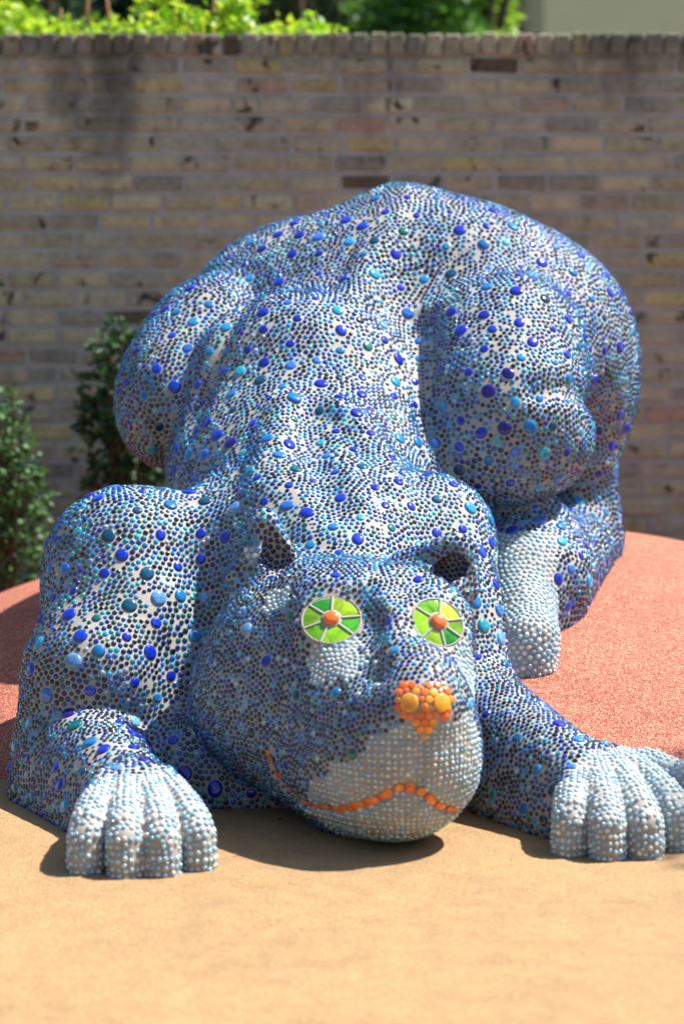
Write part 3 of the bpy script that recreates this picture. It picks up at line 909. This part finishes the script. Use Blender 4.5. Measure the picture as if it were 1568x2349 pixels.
while zc > -.03:
    z = zc - BH / 2
    x = -5.9 + (row % 2) * BL / 2 + random.uniform(-.02, .02)
    while x < 5.9:
        L_ = BL if random.random() > .06 else BL * .52
        allb.append((x + L_ / 2, z, L_ / BL, random.uniform(-.003, .004)))
        x += L_
    zc -= BH; row += 1
def vis(x, z):
    px = 784 + x / WY * FP; py = 589 + (CAMZ - z) / WY * FP
    if not (-90 < px < 1660): return 0
    if py > 1290: return 0
    # behind the sculpture
    if py > 640 and 430 < px < 1360: return 0
    if py > 480 and 800 < px < 1120: return 0
    if py > 1080 and 170 < px < 1400: return 0
    return 1
sc = sorted(range(len(allb)), key=lambda i: (-vis(allb[i][0], allb[i][1]), abs(allb[i][0])))
ind = set(sc[:300]); Vr, Fr, Cr = [], [], []
for i, (x, z, s_, dy) in enumerate(allb):
    if i in ind:
        o = link('brick', random.choice(bricks), wall); o.location = (x, .052 + dy, z); o.scale = (s_ if s_ == 1 else s_ * .97, 1, 1)
        if random.random() < .5: o.rotation_euler = (math.pi, 0, 0)
        o.color = (*bcolor(), 1)
def joined(items, metas, name, mat, parent):
    Vs, Fs, Cs = [], [], []; base = 0
    for (loc, sc_), me in items:
        V = np.array([v.co for v in me.vertices]) * sc_ + np.array(loc)
        Vs.append(V); c = bcolor(); Cs.append(np.tile((*c, 1), (len(V), 1)))
        Fs += [[base + k for k in p.vertices] for p in me.polygons]; base += len(V)
    me = bpy.data.meshes.new(name); me.from_pydata(np.concatenate(Vs).tolist(), [], Fs)
    at = me.attributes.new('tint', 'FLOAT_COLOR', 'POINT'); at.data.foreach_set('color', np.concatenate(Cs).astype(np.float32).ravel())
    return tag(link(name, me, parent, mat), kind='stuff')
joined([(((x, .052 + dy, z)), np.array([s_ * (1 if s_ == 1 else .97), 1, 1])) and (((x, .052 + dy, z), np.array([s_, 1, 1])), bricks[i % 6]) for i, (x, z, s_, dy) in enumerate(allb) if i not in ind], None, 'brick', M_BRS, wall)
far = []
for k in range(-76, 77):
    x = k * .078; dy = random.uniform(-.004, .004)
    if abs(x) < 1.6:
        o = link('coping_brick', random.choice(headers), wall); o.location = (x, .10 + dy, TOP - .043 + random.uniform(-.002, .005)); o.color = (*[v * .85 for v in bcolor()], 1)
        o.rotation_euler = (random.uniform(-.01, .01), random.uniform(-.02, .02), random.choice((0, math.pi)))
    else: far.append((((x, .10 + dy, TOP - .043), np.array([1, 1, 1])), headers[k % 5]))
joined(far, None, 'coping_brick', M_BRS, wall)

# ------------------------------------------------------------------ plants
def leaf_mat(name, c1, c2, trans=.35, rough=.45):
    m, N, L, b = new_mat(name)
    a = N.new('ShaderNodeAttribute'); a.attribute_name = 'tint'
    sp_ = N.new('ShaderNodeSeparateColor'); L.new(a.outputs['Color'], sp_.inputs[0])
    c = mix(N, L, c1, c2, sp_.outputs[0])
    L.new(c, b.inputs['Base Color']); setp(b, Roughness=rough)
    t_ = N.new('ShaderNodeBsdfTranslucent'); L.new(c, t_.inputs[0])
    s_ = N.new('ShaderNodeMixShader'); s_.inputs[0].default_value = trans
    L.new(b.outputs[0], s_.inputs[1]); L.new(t_.outputs[0], s_.inputs[2]); L.new(s_.outputs[0], N['Material Output'].inputs[0])
    return m
def leaves(name, pts, size, mat, parent, up=.3, out=None):
    """folded leaves, each of two quads, joined to one foliage mesh"""
    n = len(pts); pts = np.asarray(pts)
    d = rng.normal(size=(n, 3)); d[:, 2] *= .6
    if out is not None: d += out * 1.2
    d /= np.linalg.norm(d, axis=1, keepdims=True)
    nn = rng.normal(size=(n, 3)) + np.array([0, 0, up * 3]); nn -= (nn * d).sum(1, keepdims=True) * d; nn /= np.linalg.norm(nn, axis=1, keepdims=True)
    s_ = np.cross(d, nn); L_ = size * rng.uniform(.6, 1.25, (n, 1)); W = L_ * .32
    V = np.stack([pts, pts + d * L_ * .45 + s_ * W + nn * W * .35, pts + d * L_, pts + d * L_ * .45 - s_ * W + nn * W * .35, pts + d * L_ * .5], 1)
    F0 = np.array([(0, 4, 1), (4, 2, 1), (0, 3, 4), (4, 3, 2)])
    F = (F0[None] + (np.arange(n) * 5)[:, None, None]).reshape(-1, 3)
    me = mesh_np(name, V.reshape(-1, 3), F, False)
    at = me.attributes.new('tint', 'FLOAT_COLOR', 'POINT'); c = np.repeat(rng.random(n), 5)
    at.data.foreach_set('color', np.stack([c, c, c, c * 0 + 1], 1).astype(np.float32).ravel())
    return link(name, me, parent, mat)
def tube(name, paths, mat, parent, seg=6):
    V, F = [], []
    for pth in paths:
        base = len(V); n = len(pth)
        for i, (p, r) in enumerate(pth):
            a = np.array(pth[min(i+1, n-1)][0]) - np.array(pth[max(i-1, 0)][0]); a = a / (np.linalg.norm(a) + 1e-9)
            u = np.cross(a, (0, 1, .01)); u /= np.linalg.norm(u) + 1e-9; v = np.cross(a, u)
            for k in range(seg):
                t_ = 2 * math.pi * k / seg; V.append(np.array(p) + r * (u * math.cos(t_) + v * math.sin(t_)))
        for i in range(n-1):
            for k in range(seg): F.append((base+i*seg+k, base+i*seg+(k+1) % seg, base+(i+1)*seg+(k+1) % seg, base+(i+1)*seg+k))
    return link(name, mesh_np(name, V, F), parent, mat)
M_BARK = plain('bark', (.10, .065, .04), .9)
M_STEM = plain('stem', (.34, .15, .05), .6)
M_SHRUB = leaf_mat('shrub_leaf', (.012, .045, .016), (.05, .13, .035), .2, .6)
M_SHRUB2 = leaf_mat('bush_leaf', (.03, .09, .03), (.10, .22, .06), .25, .6)
M_VINE = leaf_mat('vine_leaf', (.16, .40, .015), (.55, .66, .04), .5)
M_DARK = leaf_mat('dark_leaf', (.015, .04, .02), (.06, .11, .04), .25)
M_MID = leaf_mat('mid_leaf', (.04, .13, .02), (.16, .32, .05), .45)
M_GREY = leaf_mat('grey_leaf', (.07, .12, .06), (.20, .27, .15), .35)
M_LIME = leaf_mat('lime_leaf', (.14, .32, .02), (.36, .52, .06), .5)
def empty(name, loc, label, cat, group=None):
    o = bpy.data.objects.new(name, None); col.objects.link(o); o.location = loc; tag(o, label, cat, group); return o
def shrub(loc, blobs, n, size, mat, label, nm='shrub'):
    o = empty(nm, loc, label, 'shrub')
    pts, outs = [], []
    tot = sum(b[3] * b[4] for b in blobs)
    for bx, by, bz, rx, rz in blobs:
        k = int(n * rx * rz / tot); d = rng.normal(size=(k, 3)); d /= np.linalg.norm(d, axis=1, keepdims=True)
        rr = rng.uniform(.45, 1, (k, 1)) ** .6 * (1 + .25 * np.sin(d[:, :1] * 7 + bx * 9) * np.sin(d[:, 2:] * 6))
        pts.append(np.array([bx, by, bz]) + d * rr * np.array([rx, rx * .8, rz])); outs.append(d)
    leaves('foliage', np.concatenate(pts), size, mat, o, .3, np.concatenate(outs))
    paths = []
    for bx, by, bz, rx, rz in blobs:
        for _ in range(3):
            e = np.array([bx, by, bz]) + rng.normal(size=3) * rx * .4
            paths.append([((0, 0, 0), .012), (tuple(e * .5 + rng.normal(size=3) * .02), .008), (tuple(e), .004)])
    tube('stem', paths, M_BARK, o)
    return o
def at(px, py, y): return P(px, py, y)
def local(items, base):
    return [(*(P(px, py, base[1] + dy) - np.array(base)), rx, rz) for px, py, dy, rx, rz in items]
b1 = (P(290, 1200, 9.35)[0], 9.35, .02)
shrub(b1, local([(275, 790, 0, .12, .10), (300, 840, .05, .15, .12), (250, 900, 0, .13, .12), (235, 960, 0, .12, .10), (300, 950, 0, .18, .14), (285, 1040, 0, .17, .14),
                 (330, 1020, .1, .17, .17), (290, 1130, 0, .18, .15), (350, 1150, .1, .18, .2), (310, 1230, 0, .16, .12)], b1), 2300, .05, M_SHRUB,
      'upright dark green glossy shrub against the brick wall, just left of the sculpture haunch')
b2 = (P(10, 1250, 8.95)[0], 8.95, .02)
shrub(b2, local([(-20, 930, 0, .10, .10), (10, 1010, 0, .12, .10), (-60, 1000, 0, .2, .15), (20, 1090, 0, .14, .12), (40, 1150, 0, .14, .12), (-30, 1130, 0, .2, .18), (30, 1230, 0, .15, .12),
                 (-60, 1230, 0, .22, .2), (20, 1290, 0, .13, .08)], b2), 2600, .04, M_SHRUB2,
      'loose bright green bush cut by the left edge of the photo, beside the red mound')
# vine over the coping
vine = empty('trailing_vine', (-.8, WY + .3, TOP - .1), 'sunlit yellow green vine spilling over the left part of the wall top', 'vine')
vp = []
for _ in range(1100):
    px = 740 * rng.random() ** 1.15 - 20
    hgt = 24 * (1 - px / 900) + 8
    py = 90 - abs(rng.normal()) * hgt * .8 - 2
    p = P(px, py, WY + rng.uniform(.02, .45)); vp.append(p - np.array(vine.location))
for px, py in ((360, 20), (440, 40), (560, 10), (30, 40), (530, 45), (500, 70), (460, 75), (720, 72)):
    c0 = P(px, py, WY + .2) - np.array(vine.location)
    for _ in range(60): vp.append(c0 + rng.normal(size=3) * np.array([.05, .05, .035]))
leaves('foliage', vp, .055, M_VINE, vine)
paths = []
for px, top, lean in ((200, -60, 6), (262, -30, -20), (488, -40, 5), (395, 5, 10), (130, 20, 10)):
    a, b_ = P(px, 95, WY + .22), P(px + lean, top, WY + .26); o_ = np.array(vine.location)
    paths.append([(tuple(a - o_ - np.array([0, 0, .2])), .010), (tuple(a - o_), .009), (tuple((a + b_) / 2 - o_ + rng.normal(size=3) * .01), .008), (tuple(b_ - o_), .006)])
for pth in paths: tube('stem', [pth], M_STEM, vine)
# trees beyond the wall
def tree(px, y, r, zc_, h, mat, n, size, label, cat='tree'):
    x = P(px, 60, y)[0]
    o = empty('tree', (x, y, -.03), label, cat, 'trees beyond the wall')
    pts, outs, br = [], [], []
    for _ in range(26):
        d = rng.normal(size=3); d /= np.linalg.norm(d); c0 = np.array([0, 0, zc_]) + d * rng.uniform(.3, 1) ** .5 * np.array([r, r, h]) * .8
        rr = r * rng.uniform(.22, .42); k = n // 26
        dd = rng.normal(size=(k, 3)); dd /= np.linalg.norm(dd, axis=1, keepdims=True)
        pts.append(c0 + dd * rr * rng.uniform(.3, 1, (k, 1)) ** .5); outs.append(dd)
        br.append([((0, 0, zc_ - h * .7), .05), (tuple(c0 * .6 + np.array([0, 0, zc_ - h * .5]) * .4), .03), (tuple(c0), .012)])
    leaves('crown', np.concatenate(pts), size, mat, o, .3, np.concatenate(outs))
    tube('trunk', [[((0, 0, 0), .16), ((.05, 0, zc_ * .5), .12), ((0, 0, zc_), .06)]] + br, M_BARK, o)
tree(15, 12.6, .20, 2.85, .8, M_LIME, 2600, .085, 'narrow yellow green tree behind the wall at the far left of the photo')
tree(120, 15.0, 1.1, 3.1, 1.6, M_DARK, 5200, .11, 'dark green tree behind the left end of the sunlit vine')
tree(390, 16.0, 1.5, 3.2, 1.8, M_DARK, 6500, .11, 'dark green tree behind the middle of the sunlit vine on the wall')
tree(705, 15.0, .95, 3.0, 1.4, M_GREY, 5200, .10, 'pale grey green tree behind the middle of the wall')
tree(830, 17.5, 1.3, 3.4, 2.0, M_GREY, 5600, .12, 'grey tree set back between the pale tree and the bright green tree')
tree(925, 13.6, .50, 2.9, 1.0, M_MID, 4200, .085, 'mid green tree behind the wall, right of the middle')
tree(1090, 14.2, .42, 2.9, 1.2, M_LIME, 4600, .085, 'bright yellow green tree next to the tan building')
wr = random.Random(3)
bk = sheet
wood = bpy.data.objects.new('woodland', None)
pts = np.stack([rng.uniform(-16, 14, 26000), rng.uniform(24, 29, 26000), rng.uniform(-.1, 1, 26000) ** .8 * 9], 1)
pts = pts[~np.isnan(pts).any(1)]; pts[:, 2] += np.sin(pts[:, 0] * 1.1) * .8
wo = leaves('woodland', pts, .42, M_DARK, None); tag(wo, kind='stuff')

# unseen hedges added to block the bright horizon and darken what the glass mirrors
for nm, (x0, x1, y0, y1, hh, k) in enumerate(((-18, 18, -15, -12, 6.5, 13000), (-14, -11, -12, 8.5, 5.5, 8000), (13, 16, -12, 10, 5.0, 8000))):
    pts = np.stack([rng.uniform(x0, x1, k), rng.uniform(y0, y1, k), rng.random(k) ** .8 * hh], 1)
    pts[:, 2] *= 1 + .15 * np.sin(pts[:, 0] * .9 + pts[:, 1] * 1.1)
    tag(leaves('added_hedge', pts, .40, M_SHRUB2, None), kind='stuff')
# the tree right of the view whose outer branches dapple the mound
tr = empty('tree', (6.1, 7.75, -.03), 'leafy tree right of the picture whose branches dapple the red mound with shade', 'tree')
pts, br = [], []
for cx_, cy_, cz_, rr, k in ((-1.15, -.45, 6.2, .34, 330), (-.75, -.60, 6.5, .34, 300), (-1.35, -1.0, 6.4, .22, 130), (-.2, .1, 6.6, .7, 1200), (.6, .5, 6.3, .8, 1400), (.2, .2, 7.3, .8, 1400), (1.2, 0, 6.9, .7, 1000)):
    d = rng.normal(size=(k, 3)); d /= np.linalg.norm(d, axis=1, keepdims=True); c0 = np.array([cx_, cy_, cz_])
    pts.append(c0 + d * rr * rng.uniform(.2, 1, (k, 1)) ** .5); br.append([((.1, .05, 3.8), .07), (tuple(c0 * .5 + np.array([.05, .02, 2.4])), .035), (tuple(c0), .012)])
leaves('crown', np.concatenate(pts), .09, M_MID, tr)
tube('trunk', [[((0, 0, 0), .17), ((.06, 0, 2), .13), ((.1, .05, 4.2), .09)]] + br, M_BARK, tr)

# building behind on the right
bx0 = P(1247, 40, 22.0)[0]
bl = empty('building', (bx0, 22, 0), 'pale tan plastered building behind the right end of the wall', 'building')
def plaster():
    m, N, L, b = new_mat('plaster'); p_ = pos(N)
    L.new(ramp(N, L, noise(N, L, p_, 1.6, 5, .6), [(.3, (.84, .62, .36)), (.7, (.90, .70, .44))]), b.inputs['Base Color']); setp(b, Roughness=.9); return m
M_PL = plaster()
add_box('wall', 0, 9, 0, 7, -.05, 5.2, bl, M_PL)
add_box('roof', -.35, 9.35, -.35, 7.35, 5.2, 5.42, bl, plain('roof_tile', (.30, .12, .07), .8))
for wx in (2.4, 5.4):
    f = add_box('window', wx, wx + 1.2, -.03, .05, 1.2, 2.6, bl, plain('frame_paint', (.6, .58, .52), .5))
    add_box('pane', -.52, .52, -.06, -.02, -.62, .62, f, plain('window_glass', (.03, .04, .05), .05))

# fallen leaves and a chip of stone in the shade under the head
M_DRY = plain('dry_leaf', (.12, .075, .04), .8)
def dry_leaf():
    V = [(-1, 0, 0), (-.3, .38, .16), (.5, .3, .10), (1, 0, .05), (.5, -.3, .14), (-.3, -.36, .1), (0, 0, -.02)]
    V += [(x, y, z - .04) for x, y, z in V]
    F = []
    for k in range(6): F += [(k, (k+1) % 6, 6), (7 + (k+1) % 6, 7 + k, 13), (k, 7+k, 7+(k+1) % 6), (k, 7+(k+1) % 6, (k+1) % 6)]
    return mesh_np('dry_leaf', V, F, False)
lm = dry_leaf(); lm.materials.append(M_DRY)
for i, (px, py) in enumerate(((500, 1865), (520, 1880), (560, 1873), (612, 1858), (652, 1872), (692, 1868), (538, 1988), (470, 1878), (640, 1905), (590, 1892))):
    q = g(px, py); o = link('fallen_leaf', lm); o.location = (q[0], q[1], .006); s_ = random.uniform(.007, .016); o.scale = (s_, s_, s_)
    o.rotation_euler = (0, 0, random.uniform(0, 6))
    tag(o, 'small dry brown leaf lying in the dark shade under the head, one of a scatter', 'leaf', 'dry leaves under the head')
q = g(572, 1852)
st = link('stone_chip', block(.018, .014, .016, .004, .002), None, plain('white_stone', (.6, .6, .65), .6)); st.location = (q[0], q[1], .010)
tag(st, 'small white stone chip on the ground beneath the chest between paw and chin', 'stone')
